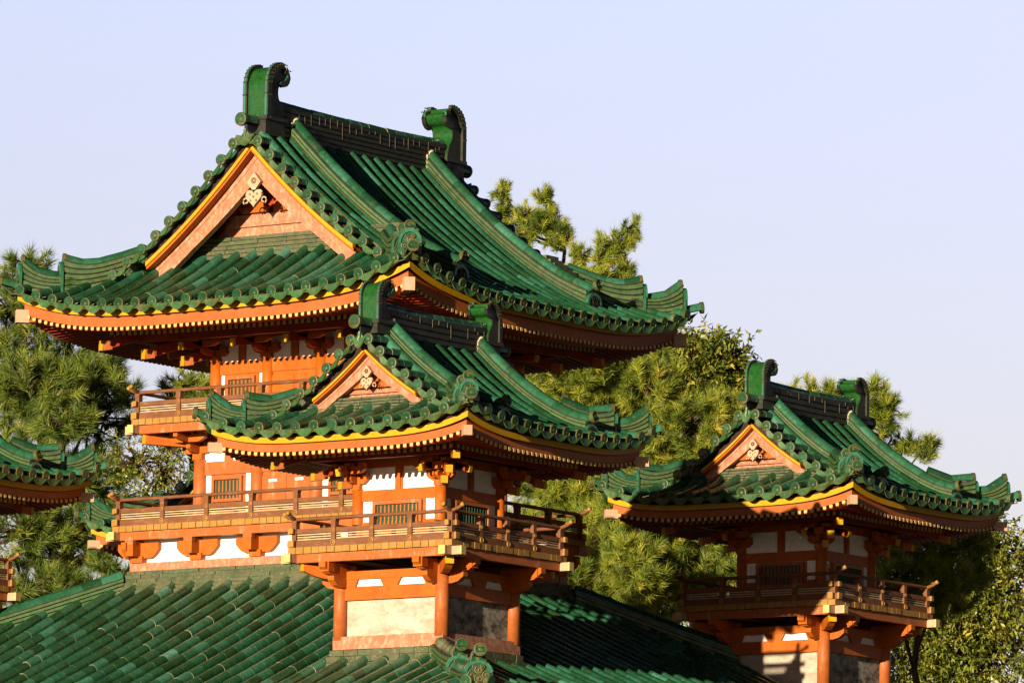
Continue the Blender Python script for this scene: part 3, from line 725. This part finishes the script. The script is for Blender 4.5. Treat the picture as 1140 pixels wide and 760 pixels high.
# ------------------------------------------------------------------ corner tower
PT = dict(k=.66, He=3.05, z0=14.47, a=.215, b=.13, L=.38, gv=2.15, gh=2.02, sp=.414, r=.10, seg=.34, yw=1.80, gb=1.16, gk=.11, vsp=.33, yg=1.66,
          zcourse=15.19, ry=2.0, zr=16.80, rw=.30, yo=1.98, zo=16.58, osc=.72, ow=.40, yd=1.42, xd=2.62, hd=.30, wd=.30,
          corner=[(1.75, 2.44, .40, .36, .16), (2.30, 2.90, .20, .34, .15)], yo_off=.30, bt=.048, bw=.31, hbeam=.13,
          hf=2.88, ho=2.80, zy0=14.270, zy1=14.375, zo0=14.12, zo1=14.262, hw=1.0, hp=1.55, rs=.16, rsp=.146,
          tails=[(2.05, 13.98), (1.52, 13.80), (1.16, 13.66)])
def make_corner_tower():
    OFF[0] = 10.3
    t = thing('corner_tower', 'x', 'tower', (0, 0, 10.3), 'four small corner towers on the hips of the hall roof')
    # tile courses at the foot
    mb = MB(); mb.mat('course')
    for l in range(5):
        h = 1.46-.045*l; z = 10.02+.12*l
        for k in range(4):
            mb.side(k); n = 8
            for i in range(n):
                x0 = -h+2*h*i/n; x1 = x0+2*h/n-.008
                mb.box(x0 if i else -h+(.201 if k % 2 else 0), x1 if i < n-1 else h-(.201 if k % 2 else 0), -h+rng.uniform(-.01, .01), -h+.2, z, z+.11+rng.uniform(-.006, .004), rng.random())
    mb.T = np.eye(3); mb.build('flashing', t)
    # lower storey
    mb = MB(); b = 1.14
    for k in range(4):
        mb.side(k); e = .002*(k % 2)
        mb.mat('pink'); mb.box(-1.24+.25*(k % 2), 1.24-.25*(k % 2), -1.24, -1.0, 10.62, 10.86)
        mb.mat('red'); mb.box(-b+.1, b-.1, -b-.05, -b+.1, 11.53, 11.775); mb.box(-b+.1, b-.1, -b-.06, -b+.1, 11.915, 12.06)
        mb.box(-.16, .16, -b-.04, -b+.08, 11.775, 11.915)
        mb.mat('red'); mb.prism([(-.16, 0), (.16, 0), (.24, .14), (-.24, .14)], (0, -b-.045, 11.776), (1, 0, 0), (0, 0, 1), (0, 1, 0), .05)
        for s_ in (-1, 1): mb.prism([(0, 0), (s_*.30, 0), (s_*.36, .14), (0, .14)], (-s_*(b-.05), -b-.045, 11.776), (1, 0, 0), (0, 0, 1), (0, 1, 0), .05)
    mb.T = np.eye(3); mb.mat('dark'); mb.box(-b+.12, b-.12, -b+.12, b-.12, 10.5, 12.1)
    lo = mb.build('lower_storey', t)
    for k in range(4):
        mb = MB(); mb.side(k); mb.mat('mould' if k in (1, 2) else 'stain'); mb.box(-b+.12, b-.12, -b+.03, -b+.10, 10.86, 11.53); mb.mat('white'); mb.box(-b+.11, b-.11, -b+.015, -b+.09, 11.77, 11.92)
        mb.build('plaster_panel', lo)
    for sx in (-1, 1):
        for sy in (-1, 1): make_column(lo, sx*b, sy*b, 10.80, 12.08, .135, 'redw')
    # balcony brackets
    for k in range(4):
        for x in (-1.05, 1.05):
            mb = MB(); mb.side(k); mb.mat('red')
            pl = [(0, .24), (-.78, .24), (-.78, .14), (-.62, .03), (-.42, 0), (0, 0)]
            mb.prism([(-p[0], p[1]) for p in pl], (x-.075, -b+.05, 11.955+.002), (0, -1, 0), (0, 0, 1), (1, 0, 0), .15)
            mb.box(x-.10, x+.10, -1.80, -1.62, 12.02, 12.198)
            mb.prism([(-p[0], p[1]) for p in [(0, .20), (-.5, .20), (-.5, .12), (-.38, .03), (-.25, 0), (0, 0)]], (x-.07, -b+.05, 11.76), (0, -1, 0), (0, 0, 1), (1, 0, 0), .14)
            mb.build('bracket', t)
        mb = MB(); mb.side(k); mb.mat('red'); mb.prism([(0, .2), (.98, .2), (.98, .08), (.80, .0), (.60, -.05), (0, -.05)], np.array((.95, -.95, 11.98))-np.array((1, 1, 0))*.053, (.7071, -.7071, 0), (0, 0, 1), (.7071, .7071, 0), .15); mb.mat('yellow'); mb.beam((1.64, -1.64, 12.12), (1.68, -1.68, 12.12), .155, .13); mb.build('bracket', t)
    make_balcony(t, 1.85, 1.2, 12.48, 1.0)
    # upper storey
    mb = MB(); b = .93
    for k in range(4):
        mb.side(k); mb.mat('red'); mb.box(-b, b, -b-.035, -b+.1, 13.37, 13.57); mb.box(-b+.08, b-.08, -b-.03, -b+.08, 12.48, 12.98)
        mb.mat('redw'); mb.box(-.60, .60, -b-.02, -b+.06, 12.98, 13.36)
        mb.mat('red'); mb.box(-.085, .085, -b-.03, -b+.08, 13.57, 13.98); mb.box(-b, b, -b-.05, -b+.08, 13.98, 14.14)
        mb.box(-.05, .05, -b-.05, -b-.031, 13.57, 13.98)
    mb.T = np.eye(3); mb.mat('dark'); mb.box(-b+.13, b-.13, -b+.13, b-.13, 12.4, 14.5)
    up = mb.build('upper_storey', t)
    for k in range(4):
        make_window(up, k, 0, .98, b-.02+.05, 12.90, 13.29, .06)
        mb = MB(); mb.side(k); mb.mat('white'); mb.box(-b+.1, b-.1, -b+.005, -b+.07, 12.7, 13.37); mb.box(-b+.08, b-.08, -b+.0, -b+.07, 13.57, 13.98); mb.build('plaster_panel', up)
        for x in (-b, b):
            mb = MB(); mb.side(k); bracket(mb, x, b, 13.58, 14.02, .60, .72, (.62, 13.86)); mb.build('bracket', t)
    for sx in (-1, 1):
        for sy in (-1, 1): make_column(up, sx*b, sy*b, 12.48, 13.60, .115)
    S = make_roof(t, PT)
    make_eaves(t, PT, S)
    OFF[0] = 0
    return t

# ------------------------------------------------------------------ main tower
PM = dict(k=1.0, He=4.95, z0=17.80, a=.36, b=.072, L=.64, gv=3.58, gh=3.30, sp=.412, r=.105, seg=.36, yw=2.66, gb=2.52, gk=.03, vsp=.38, yg=2.52,
          zcourse=19.40, ry=3.42, zr=21.88, rw=.42, yo=3.38, zo=21.62, osc=1.04, ow=.52, yd=2.3, xd=4.15, hd=.42, wd=.38,
          corner=[(3.05, 4.12, .46, .46, .20), (3.95, 4.70, .28, .40, .20)], yo_off=.27, bt=.085, bw=.56, hbeam=.42,
          hf=4.75, ho=4.65, zy0=17.655, zy1=17.775, zo0=17.45, zo1=17.646, hw=2.05, hp=3.0, rs=.14, rsp=.146,
          tails=[(3.55, 17.30), (2.95, 17.16), (2.40, 17.05)])
def make_main_tower():
    OFF[0] = 12.5
    t = thing('great_tower', 'tallest vermilion tower with two balconies and the large green hip-and-gable roof, at the centre', 'tower', (0, 0, 12.5))
    h = 3.05
    mb = MB()
    for k in range(4):
        mb.side(k); c = .3*(k % 2)
        mb.mat('pink'); mb.box(-h-.05+c, h+.05-c, -h-.05, -h+.2, 12.84, 13.01)
    mb.T = np.eye(3); mb.mat('white'); mb.box(-h+.06, h-.06, -h+.06, h-.06, 12.6, 13.6)
    base = mb.build('base_storey', t)
    for k in range(4):
        for x in (-2.9, -1.45, 0, 1.45, 2.9):
            mb = MB(); mb.side(k); mb.mat('red')
            mb.box(x-.14, x+.14, -h-.10, -h+.1, 13.012, 13.14)
            mb.prism(arm_poly(.50, .30), (x, -h-.05, 13.10), (1, 0, 0), (0, 0, 1), (0, 1, 0), .12)
            mb.box(x-.12, x+.06, -h-.30, -h+.1, 13.13, 13.43)
            mb.mat('redw'); mb.box(x-.135, x-.05+.12, -h-.31, -h-.20, 13.36, 13.445)
            mb.build('bracket', t)
    make_balcony(t, 3.36, 2.4, 13.73, 1.0, [-2.17, -1.085, 0, 1.085, 2.17])
    b = 2.13
    mb = MB()
    for k in range(4):
        mb.side(k); mb.mat('redw'); mb.box(-b, b, -b-.04, -b+.1, 14.79, 15.05); mb.box(-b, b, -b-.03, -b+.1, 13.7, 14.02)
        for x in (-1.43, 0, 1.43):
            mb.mat('redw')
            if x: mb.box(x-.42, x+.42, -b-.02, -b+.05, 14.02, 14.78)
            else:
                mb.box(-.60, -.005, -b-.03, -b+.05, 14.02, 14.72); mb.box(.005, .60, -b-.03, -b+.05, 14.02, 14.72); mb.box(-.62, .62, -b-.01, -b+.05, 14.72, 14.785)
                mb.mat('white'); mb.box(-.42, -.22, -b-.04, -b-.031, 14.58, 14.63); mb.box(.22, .42, -b-.04, -b-.031, 14.58, 14.63)
        mb.mat('redw')
        for x in (-1.43, 0, 1.43): mb.box(x-.10, x+.10, -b-.03, -b+.08, 15.05, 15.42)
        mb.box(-b, b, -b-.05, -b+.08, 15.42, 15.56)
    mb.T = np.eye(3); mb.mat('dark'); mb.box(-b+.13, b-.13, -b+.13, b-.13, 13.6, 15.8)
    mid = mb.build('middle_storey', t)
    for k in range(4):
        mb = MB(); mb.side(k); mb.mat('white'); mb.box(-b+.1, b-.1, -b+.005, -b+.07, 14.02, 14.8); mb.box(-b+.1, b-.1, -b+.0, -b+.07, 15.05, 15.43); mb.build('plaster_panel', mid)
        for x in (-1.43, 1.43): make_window(mid, k, x, .62, b+.03, 14.30, 14.68, .06)
        for x in (-2.13, -.72, .72, 2.13):
            if abs(x) < 2.1 or k % 2 == 0: make_column(mid, *(rotk(k)@np.array((x, -b, 0)))[:2], 13.73, 15.10, .145, 'redw')
            mb = MB(); mb.side(k); bracket(mb, x, b, 15.10, 15.60, .85, .85); mb.build('bracket', t)
    for k in range(4):
        mb = MB(); mb.side(k); mb.mat('red'); mb.beam((2.0, -2.0, 15.42), (2.92, -2.92, 15.48), .15, .2); mb.mat('yellow'); mb.beam((2.92, -2.92, 15.48), (2.96, -2.96, 15.48), .155, .205); mb.build('bracket', t)
    make_balcony(t, 3.12, 2.1, 15.86, 1.02, [-2.0, -1.0, 0, 1.0, 2.0])
    b = 1.93
    mb = MB()
    for k in range(4):
        mb.side(k); mb.mat('red'); mb.box(-b, b, -b-.04, -b+.1, 16.79, 17.04); mb.box(-b, b, -b-.03, -b+.1, 15.8, 16.1)
        for x in (-1.29, 0, 1.29):
            mb.mat('red')
            if x: mb.box(x-.42, x+.42, -b-.02, -b+.05, 16.1, 16.785)
            else: mb.box(-.53, -.005, -b-.03, -b+.05, 16.1, 16.72); mb.box(.005, .53, -b-.03, -b+.05, 16.1, 16.72); mb.box(-.56, .56, -b-.01, -b+.05, 16.72, 16.785)
            mb.box(x-.09, x+.09, -b-.03, -b+.08, 17.04, 17.5)
        mb.box(-b, b, -b-.05, -b+.08, 17.5, 17.66)
    mb.T = np.eye(3); mb.mat('dark'); mb.box(-b+.13, b-.13, -b+.13, b-.13, 15.8, 18.0)
    up = mb.build('upper_storey', t)
    for k in range(4):
        mb = MB(); mb.side(k); mb.mat('white'); mb.box(-b+.1, b-.1, -b+.005, -b+.07, 16.1, 16.8); mb.box(-b+.1, b-.1, -b+.0, -b+.07, 17.04, 17.51); mb.build('plaster_panel', up)
        for x in (-1.29, 1.29): make_window(up, k, x, .58, b+.03, 16.32, 16.68, .06)
        for x in (-1.93, -.65, .65, 1.93):
            if abs(x) < 1.9 or k % 2 == 0: make_column(up, *(rotk(k)@np.array((x, -b, 0)))[:2], 15.86, 17.12, .13)
            mb = MB(); mb.side(k); bracket(mb, x, b, 17.06, 17.46, 1.0, .85, (1.15, 17.26)); mb.build('bracket', t)
    S = make_roof(t, PM)
    make_eaves(t, PM, S)
    OFF[0] = 0
    return t

# ------------------------------------------------------------------ hall below the towers
AX = 6.55
class HallShape:
    He = 10.6
    def z(s, d, al=0):
        q = d-3.14; return 12.47-.5*q+.008*q*q+.5*(min(abs(al), d)/10.6)**6*max(0, d/10.6)**4
def make_hall():
    t = thing('gate_hall', 'broad green tiled hall roof with mossy rolls, under the five towers', 'hall', (0, 0, 0))
    S = HallShape()
    mb = MB()
    for k in range(4):
        mb.side(k); slope(mb, S, lambda al: max(3.12, abs(al)), .468, .115, .34, S.He-.1)
    # layered courses below the great tower
    mb.mat('course')
    for l in range(6):
        h = 3.42-.055*l; z = 12.36+.082*l
        for k in range(4):
            mb.side(k); n = 14
            for i in range(n):
                x0 = -h+2*h*i/n; x1 = x0+2*h/n-.01
                mb.box(x0 if i else -h+(.261 if k % 2 else 0), x1 if i < n-1 else h-(.261 if k % 2 else 0), -h+rng.uniform(-.015, .015), -h+.26, z+rng.uniform(0, .006), z+.076, rng.random())
    mb.T = np.eye(3)
    roof = mb.build('roof', t)
    for k in range(4):
        mb = MB(); mb.side(k)
        for (d0, d1, tip) in ((3.2, 9.05, .12), (8.8, 10.4, .2)):
            ds = np.linspace(d0, d1, 17); base = [(d, -d, S.z(d, d)-.03) for d in ds]
            hts = [(.30 if d1 < 10 else .2)+tip*max(0, (i/16-.75)/.25)**2 for i in range(17)]
            RT, _ = ridge_run(mb, base, hts, .40, 4, .12, 'rcourse', seg=.40)
            roll(mb, RT[::-1], .14, dd=(1, -1, .2))
            e = np.array(base[-1]); oni(mb, e+np.array((.01, -.01, -.05)), (1, -1, 0), .5, hts[-1]+.05, 1.0)
            zt = RT[-1]; roll(mb, [zt+np.array((.16, -.16, .16)), zt+np.array((.02, -.02, .10)), zt+np.array((-.15, .15, .08))], .11, dd=(1, -1, .3))
        mb.build('hip_ridge', roof)
    # eaves, walls and columns of the storey underneath
    mb = MB(); ze = S.z(S.He)-.12
    mb.mat('yellow'); ring(mb, 10.4, 10.3, ze-.12, ze, lambda s: .45*abs(s)**6)
    mb.mat('orange'); ring(mb, 10.28, 10.1, ze-.36, ze-.13, lambda s: .45*abs(s)**6)
    mb.mat('soffit'); ring(mb, 10.1, 7.4, ze-.2, ze-.15, lambda s: .3*abs(s)**6)
    mb.build('eaves', t)
    mb = MB(); mb.mat('white'); mb.box(-7.4, 7.4, -7.4, 7.4, -.4, ze-.1); mb.mat('red')
    for k in range(4):
        mb.side(k); c = .16*(k % 2); mb.box(-7.5+c, 7.5-c, -7.55, -7.39, ze-1.2, ze-.8); mb.box(-7.5+c, 7.5-c, -7.55, -7.39, 3.0, 3.4)
    mb.T = np.eye(3)
    wl = mb.build('wall', t)
    for k in range(4):
        for i in range(6):
            x = -7.45+2.98*i
            if i < 5: make_column(wl, *(rotk(k)@np.array((x, -7.45, 0)))[:2], -.5, ze-.1, .28)
    mb = MB(); mb.mat('stone'); mb.box(-9.2, 9.2, -9.2, 9.2, -1.62, -.5); mb.build('podium', t)
    return t

hall = make_hall()
great = make_main_tower()
ct = make_corner_tower()
ct.location = (AX, -AX, 10.3)
ct['label'] = 'small green-roofed corner tower nearest the viewer, fully sunlit, in front of the tallest tower'
for (x, y, lab) in ((AX, AX, 'green-roofed corner tower on the right, its walls in shade, beside the leafy tree'),
                    (-AX, -AX, 'corner tower cut off by the left edge, only green eave and beam ends showing'),
                    (-AX, AX, 'small corner tower almost wholly hidden behind the tallest tower, a bit of green tile showing')):
    c = copy_tree(ct); c.location = (x, y, 10.3); c['label'] = lab

# ------------------------------------------------------------------ ground
mb = MB(); mb.mat('stone'); mb.add([(-4000, -4000, -1.63), (4000, -4000, -1.63), (4000, 4000, -1.63), (-4000, 4000, -1.63)], [(0, 1, 2, 3)])
g = mb.build('ground'); g['kind'] = 'structure'
m, n, b = new_mat('sandy ground'); n.links.new(ramp(n, noise(n, .6, 8), [(.3, (.07, .075, .04)), (.7, (.12, .115, .07))]), b.inputs['Base Color']); b.inputs['Roughness'].default_value = .95
g.data.materials[0] = m

# ------------------------------------------------------------------ trees
def at(u, v, dist):
    """world point seen at photo pixel (u, v) of the 1140 px wide photo at the given distance"""
    q = np.array((u-570.0, v-380.0)); c, s = math.cos(-R(CAM_ROLL)), math.sin(-R(CAM_ROLL))
    x, y = c*q[0]-s*q[1], s*q[0]+c*q[1]
    d = _F + _rt*(x/CAM_F) - _U*(y/CAM_F)
    p = CPOS + d*dist
    return np.array(p)
GZ = -1.63
def fast_mesh(name, V, F, tint, mat, parent):
    """V (n,3), F (m,k) uniform polygons"""
    me = bpy.data.meshes.new(name); k = F.shape[1]
    me.vertices.add(len(V)); me.vertices.foreach_set('co', V.astype(np.float32).ravel())
    me.loops.add(F.size); me.loops.foreach_set('vertex_index', F.astype(np.int32).ravel())
    me.polygons.add(len(F)); me.polygons.foreach_set('loop_start', (np.arange(len(F))*k).astype(np.int32))
    a = me.attributes.new('tint', 'FLOAT', 'POINT'); a.data.foreach_set('value', tint.astype(np.float32))
    me.materials.append(M[mat]); me.update(calc_edges=True); me.validate()
    o = bpy.data.objects.new(name, me); COL.objects.link(o); o.parent = parent; return o
def tufts(C, A, rs, nn=80, ln=.30, wd=.0095, spread=1.05):
    """needle tufts at C (n,3) along axes A; returns verts, tris, tints"""
    n = len(C); A = A/np.linalg.norm(A, axis=1)[:, None]
    ref = np.where(np.abs(A[:, 2:3]) < .9, np.array([[0, 0, 1.0]]), np.array([[1.0, 0, 0]]))
    U = np.cross(A, ref); U /= np.linalg.norm(U, axis=1)[:, None]; W = np.cross(A, U)
    ph = rs.uniform(0, 2*np.pi, (n, nn)); th = spread*np.sqrt(rs.uniform(.02, 1, (n, nn)))
    D = A[:, None]*np.cos(th)[..., None] + (U[:, None]*np.cos(ph)[..., None]+W[:, None]*np.sin(ph)[..., None])*np.sin(th)[..., None]
    L = ln*rs.uniform(.7, 1.15, (n, nn))*rs.uniform(.8, 1.25, (n, 1))
    base = C[:, None] + A[:, None]*rs.uniform(-.16, .10, (n, nn))[..., None]
    tip = base + D*L[..., None]
    S = np.cross(D, rs.normal(size=(n, nn, 3))); S /= np.linalg.norm(S, axis=2)[..., None]+1e-9
    V = np.stack([base+S*wd, base-S*wd, tip], 2).reshape(-1, 3)
    F = np.arange(len(V)).reshape(-1, 3)
    t = np.clip(rs.normal(.48, .24, (n, 1))+rs.normal(0, .12, (n, nn)), 0, 1)
    t = np.repeat(t.reshape(-1), 3)
    return V, F, t
def limb_mesh(tr, segs, name='trunk'):
    mb = MB(); mb.mat('bark')
    for pts, rad in segs: mb.tube(pts, rad, 7)
    return mb.build(name, tr)
def wobble(a, b, n, amt, rs):
    a, b = np.array(a, float), np.array(b, float); P = [a+(b-a)*i/(n-1) for i in range(n)]
    for i in range(1, n-1): P[i] = P[i]+rs.normal(0, amt, 3)
    return P
def tree(kind, name, label, foot, lobes, seed, dens=1.0, group=None, cat='tree', ln=.30, size=.12, needles='needle'):
    """lobes: (centre, (rx, ry, rz)) in world; foliage fills the lobes, limbs run from the trunk into them"""
    rs = np.random.RandomState(seed)
    foot = np.array((foot[0], foot[1], GZ))
    tr = thing(name, label, cat, tuple(foot), group)
    Ls = [(np.array(c)-foot, np.array(r)) for c, r in lobes]
    top = max(Ls, key=lambda q: q[0][2])[0]
    OFF[0] = 0
    mid = np.mean([c for c, r in Ls], axis=0)
    tp = wobble((0, 0, 0), (mid[0]-.9, mid[1]+1.3, mid[2]-.2), 9, .18, rs)
    segs = [(tp, np.linspace(.30, .05, 9))]
    tpa = np.array(tp); Cs = []; As = []
    for c, r in Ls:
        j = np.argmin(np.abs(tpa[:, 2]-(c[2]-.9*abs(np.linalg.norm((c-top)[:2]))*.5-.5))); st = tpa[j]
        segs.append((wobble(st, c, 6, .07, rs), np.linspace(.055, .018, 6)))
        vol = r[0]*r[1]*r[2]
        nt_ = int(dens*(62 if kind == 'pine' else 52)*vol**.85)+6
        d = rs.normal(size=(nt_, 3)); d /= np.linalg.norm(d, axis=1)[:, None]
        rad = rs.uniform(.25, 1, nt_)**.5
        # lumpy outline: push in and out by a few random bumps
        bd = rs.normal(size=(7, 3)); bd /= np.linalg.norm(bd, axis=1)[:, None]
        lump = 1+.22*np.max(d@bd.T, axis=1)-.18*(np.min(d@bd.T, axis=1) < -.85)
        p = c+d*r*(rad*lump)[:, None]
        Cs.append(p); As.append(d*.8+np.array([0, 0, .55])+rs.normal(0, .35, (nt_, 3)))
        for q in rs.choice(nt_, min(nt_, 26), replace=False):
            segs.append((wobble(c+d[q]*r*.1, p[q], 4, .06, rs), np.linspace(.03, .010, 4)))
    limb_mesh(tr, segs)
    C = np.concatenate(Cs); A = np.concatenate(As)
    if kind == 'pine':
        V, F, t = tufts(C, A, rs, ln=ln)
        # second whorl lower on each shoot
        V2, F2, t2 = tufts(C-A/np.linalg.norm(A, axis=1)[:, None]*.20, A, rs, 40, ln*.95, .008, 1.35)
        fast_mesh('crown', np.concatenate([V, V2]), np.concatenate([F, F2+len(V)]), np.concatenate([t, t2*.85]), needles, tr)
    else:
        ns, nl = 6, 7; n_ = len(C)
        Q = C[:, None]+rs.normal(0, .22, (n_, ns, 3)); A2 = A[:, None]*.8+rs.normal(0, .5, (n_, ns, 3)); A2 /= np.linalg.norm(A2, axis=2)[..., None]
        P = (Q[:, :, None]+A2[:, :, None]*rs.uniform(-.12, .10, (n_, ns, nl, 1))).reshape(n_, ns*nl, 3)
        D = (A2[:, :, None]*.75+rs.normal(0, .55, (n_, ns, nl, 3))).reshape(n_, ns*nl, 3); D[..., 2] -= .45
        D /= np.linalg.norm(D, axis=2)[..., None]; S = np.cross(D, rs.normal(0, .6, size=D.shape)+np.array([0, 0, 1.2])); S /= np.linalg.norm(S, axis=2)[..., None]
        nl = ns*nl; s = size*rs.uniform(.55, 1.2, (n_, nl, 1))
        up = np.cross(S, D)*s*.12
        V = np.stack([P, P+D*s*.42+S*s*.19+up, P+D*s, P+D*s*.42-S*s*.19+up], 2).reshape(-1, 3)
        F = np.arange(len(V)).reshape(-1, 4)
        t = np.clip(rs.normal(.45, .2, (n_, 1))+rs.normal(0, .16, (n_, nl)), 0, 1); t = np.repeat(t.reshape(-1), 4)
        fast_mesh('crown', V, F, t, 'leaf', tr)
    return tr
def lobes_px(lst, dist, dd=1.0):
    """(u, v, ru, rv, extra distance) in photo pixels -> lobes in metres"""
    out = []
    for u, v, ru, rv, ex in lst:
        sc = (dist+ex)/CAM_F; out.append((at(u, v, dist+ex), (ru*sc, max(ru, rv)*sc*dd, rv*sc)))
    return out
G = 'trees behind the hall'
def put(kind, name, label, u, dist, lst, seed, **kw):
    f = at(u, 700, dist); L = lobes_px(lst, dist)
    return tree(kind, name, label, (f[0], f[1]), L, seed, group=G, **kw)
put('pine', 'pine_tree', 'tall dark pine at the left edge with long shoots reaching up past the tallest eave', 20, 152,
    [(28, 302, 26, 30, 0), (10, 345, 34, 30, 0), (45, 345, 36, 26, 1), (20, 400, 52, 40, 0), (78, 400, 48, 30, 1), (112, 425, 34, 28, 0), (128, 402, 16, 12, 0), (70, 440, 50, 30, 3), (100, 420, 40, 24, 3), (40, 455, 60, 36, 1), (105, 468, 44, 26, 0), (140, 440, 14, 16, 0), (30, 430, 44, 30, -2), (70, 470, 40, 24, -2), (60, 430, 34, 26, -2)], 3, dens=1.25, needles='needle_deep')
put('pine', 'pine_tree', 'lower pine on the left, filling the space under the cropped corner tower eave', 60, 149,
    [(30, 520, 60, 40, 2), (100, 530, 50, 34, 2), (25, 590, 55, 40, 0), (80, 600, 55, 42, 1), (125, 640, 34, 30, 0), (40, 650, 60, 36, 0), (100, 672, 50, 30, 0)], 4, dens=1.25, needles='needle_deep')
put('broad', 'broadleaf_tree', 'small leafed bright green tree left of the lower balcony of the tallest tower', 165, 150,
    [(150, 512, 34, 22, 0), (185, 528, 34, 26, 0), (160, 560, 44, 28, 1), (195, 575, 30, 34, 1), (190, 500, 30, 16, 2), (120, 560, 30, 30, 3)], 5, size=.10, dens=1.6)
put('pine', 'pine_tree', 'pine tip showing above the left end of the upper balcony rail', 205, 154,
    [(205, 428, 22, 20, 0), (190, 440, 14, 14, 0), (225, 438, 18, 16, 0)], 6)
put('pine', 'pine_tree', 'pine with bottle brush shoots standing up behind the big right roof slope', 560, 184,
    [(560, 216, 9, 12, 0), (562, 240, 8, 14, 0), (586, 240, 8, 16, 0), (608, 222, 9, 14, 0), (608, 250, 10, 16, 0), (622, 262, 12, 18, 0), (585, 262, 14, 14, 0), (645, 286, 9, 13, 0), (676, 280, 11, 18, 0), (690, 272, 12, 12, 0), (704, 254, 7, 16, 0), (694, 300, 8, 14, 0), (640, 320, 60, 24, 0)], 7, dens=4.5, ln=.22)
put('pine', 'pine_tree', 'broad yellow green pine between the tallest tower and the right corner tower', 700, 174,
    [(650, 420, 60, 34, 0), (715, 430, 52, 40, 0), (770, 470, 54, 50, 0), (690, 480, 50, 40, 1), (740, 520, 60, 40, 1), (640, 470, 50, 36, 2), (610, 420, 30, 22, 2), (820, 480, 40, 40, 1), (810, 530, 40, 36, 2)], 8, dens=1.5)
put('broad', 'broadleaf_tree', 'round topped broadleaf tree rising left of the right tower ridge ornament', 780, 181,
    [(745, 400, 34, 26, 0), (790, 412, 44, 34, 0), (715, 415, 30, 24, 0), (800, 450, 44, 30, 0), (760, 445, 50, 34, 1), (770, 395, 36, 22, 0)], 9, size=.2, dens=2.4)
put('pine', 'pine_tree', 'low pine seen through the gap between the front and right corner towers', 700, 178,
    [(615, 552, 30, 26, 0), (660, 560, 46, 36, 0), (720, 590, 56, 44, 0), (780, 620, 44, 40, 0), (690, 640, 50, 40, 0), (740, 660, 54, 36, 0), (640, 610, 40, 40, 1), (620, 660, 40, 34, 1), (670, 600, 40, 34, -2), (600, 600, 40, 40, 1), (600, 530, 40, 30, 2), (705, 635, 34, 40, -4), (650, 650, 34, 30, -4)], 10, dens=1.8)
put('broad', 'broadleaf_tree', 'darker leafy tree furthest back, filling the gap behind the central pines', 700, 205,
    [(630, 430, 60, 44, 0), (720, 440, 60, 44, 0), (800, 480, 50, 40, 0), (650, 520, 70, 50, 0), (740, 540, 70, 50, 0), (640, 620, 70, 50, 0), (730, 640, 70, 50, 0), (800, 620, 50, 50, 0)], 21, size=.2)
put('pine', 'pine_tree', 'pine with upright shoots behind the ridge of the right corner tower', 940, 166,
    [(905, 442, 26, 18, 0), (940, 450, 34, 24, 0), (972, 440, 16, 20, 0), (990, 458, 16, 22, 0), (965, 475, 34, 24, 0), (1010, 492, 14, 14, 0), (1028, 500, 12, 16, 0), (880, 438, 14, 12, 0)], 12, dens=2.2, ln=.26)
put('broad', 'broadleaf_tree', 'large pale leafed broadleaf tree filling the lower right corner beside the right tower', 1070, 187,
    [(1110, 610, 40, 36, 1), (1060, 640, 50, 36, 1), (1125, 660, 44, 50, 0), (1065, 690, 60, 44, 0), (1015, 720, 44, 40, 0), (1105, 730, 54, 44, 0), (1040, 760, 60, 40, 0)], 13, size=.19, dens=1.3)
put('pine', 'pine_tree', 'dark pine in the shade under the right end of the right tower eave', 1020, 158,
    [(1000, 600, 34, 26, 0), (1040, 606, 44, 30, 0), (1080, 590, 30, 22, 0), (1000, 640, 40, 34, 0), (1050, 650, 50, 34, 1)], 14, dens=1.6)
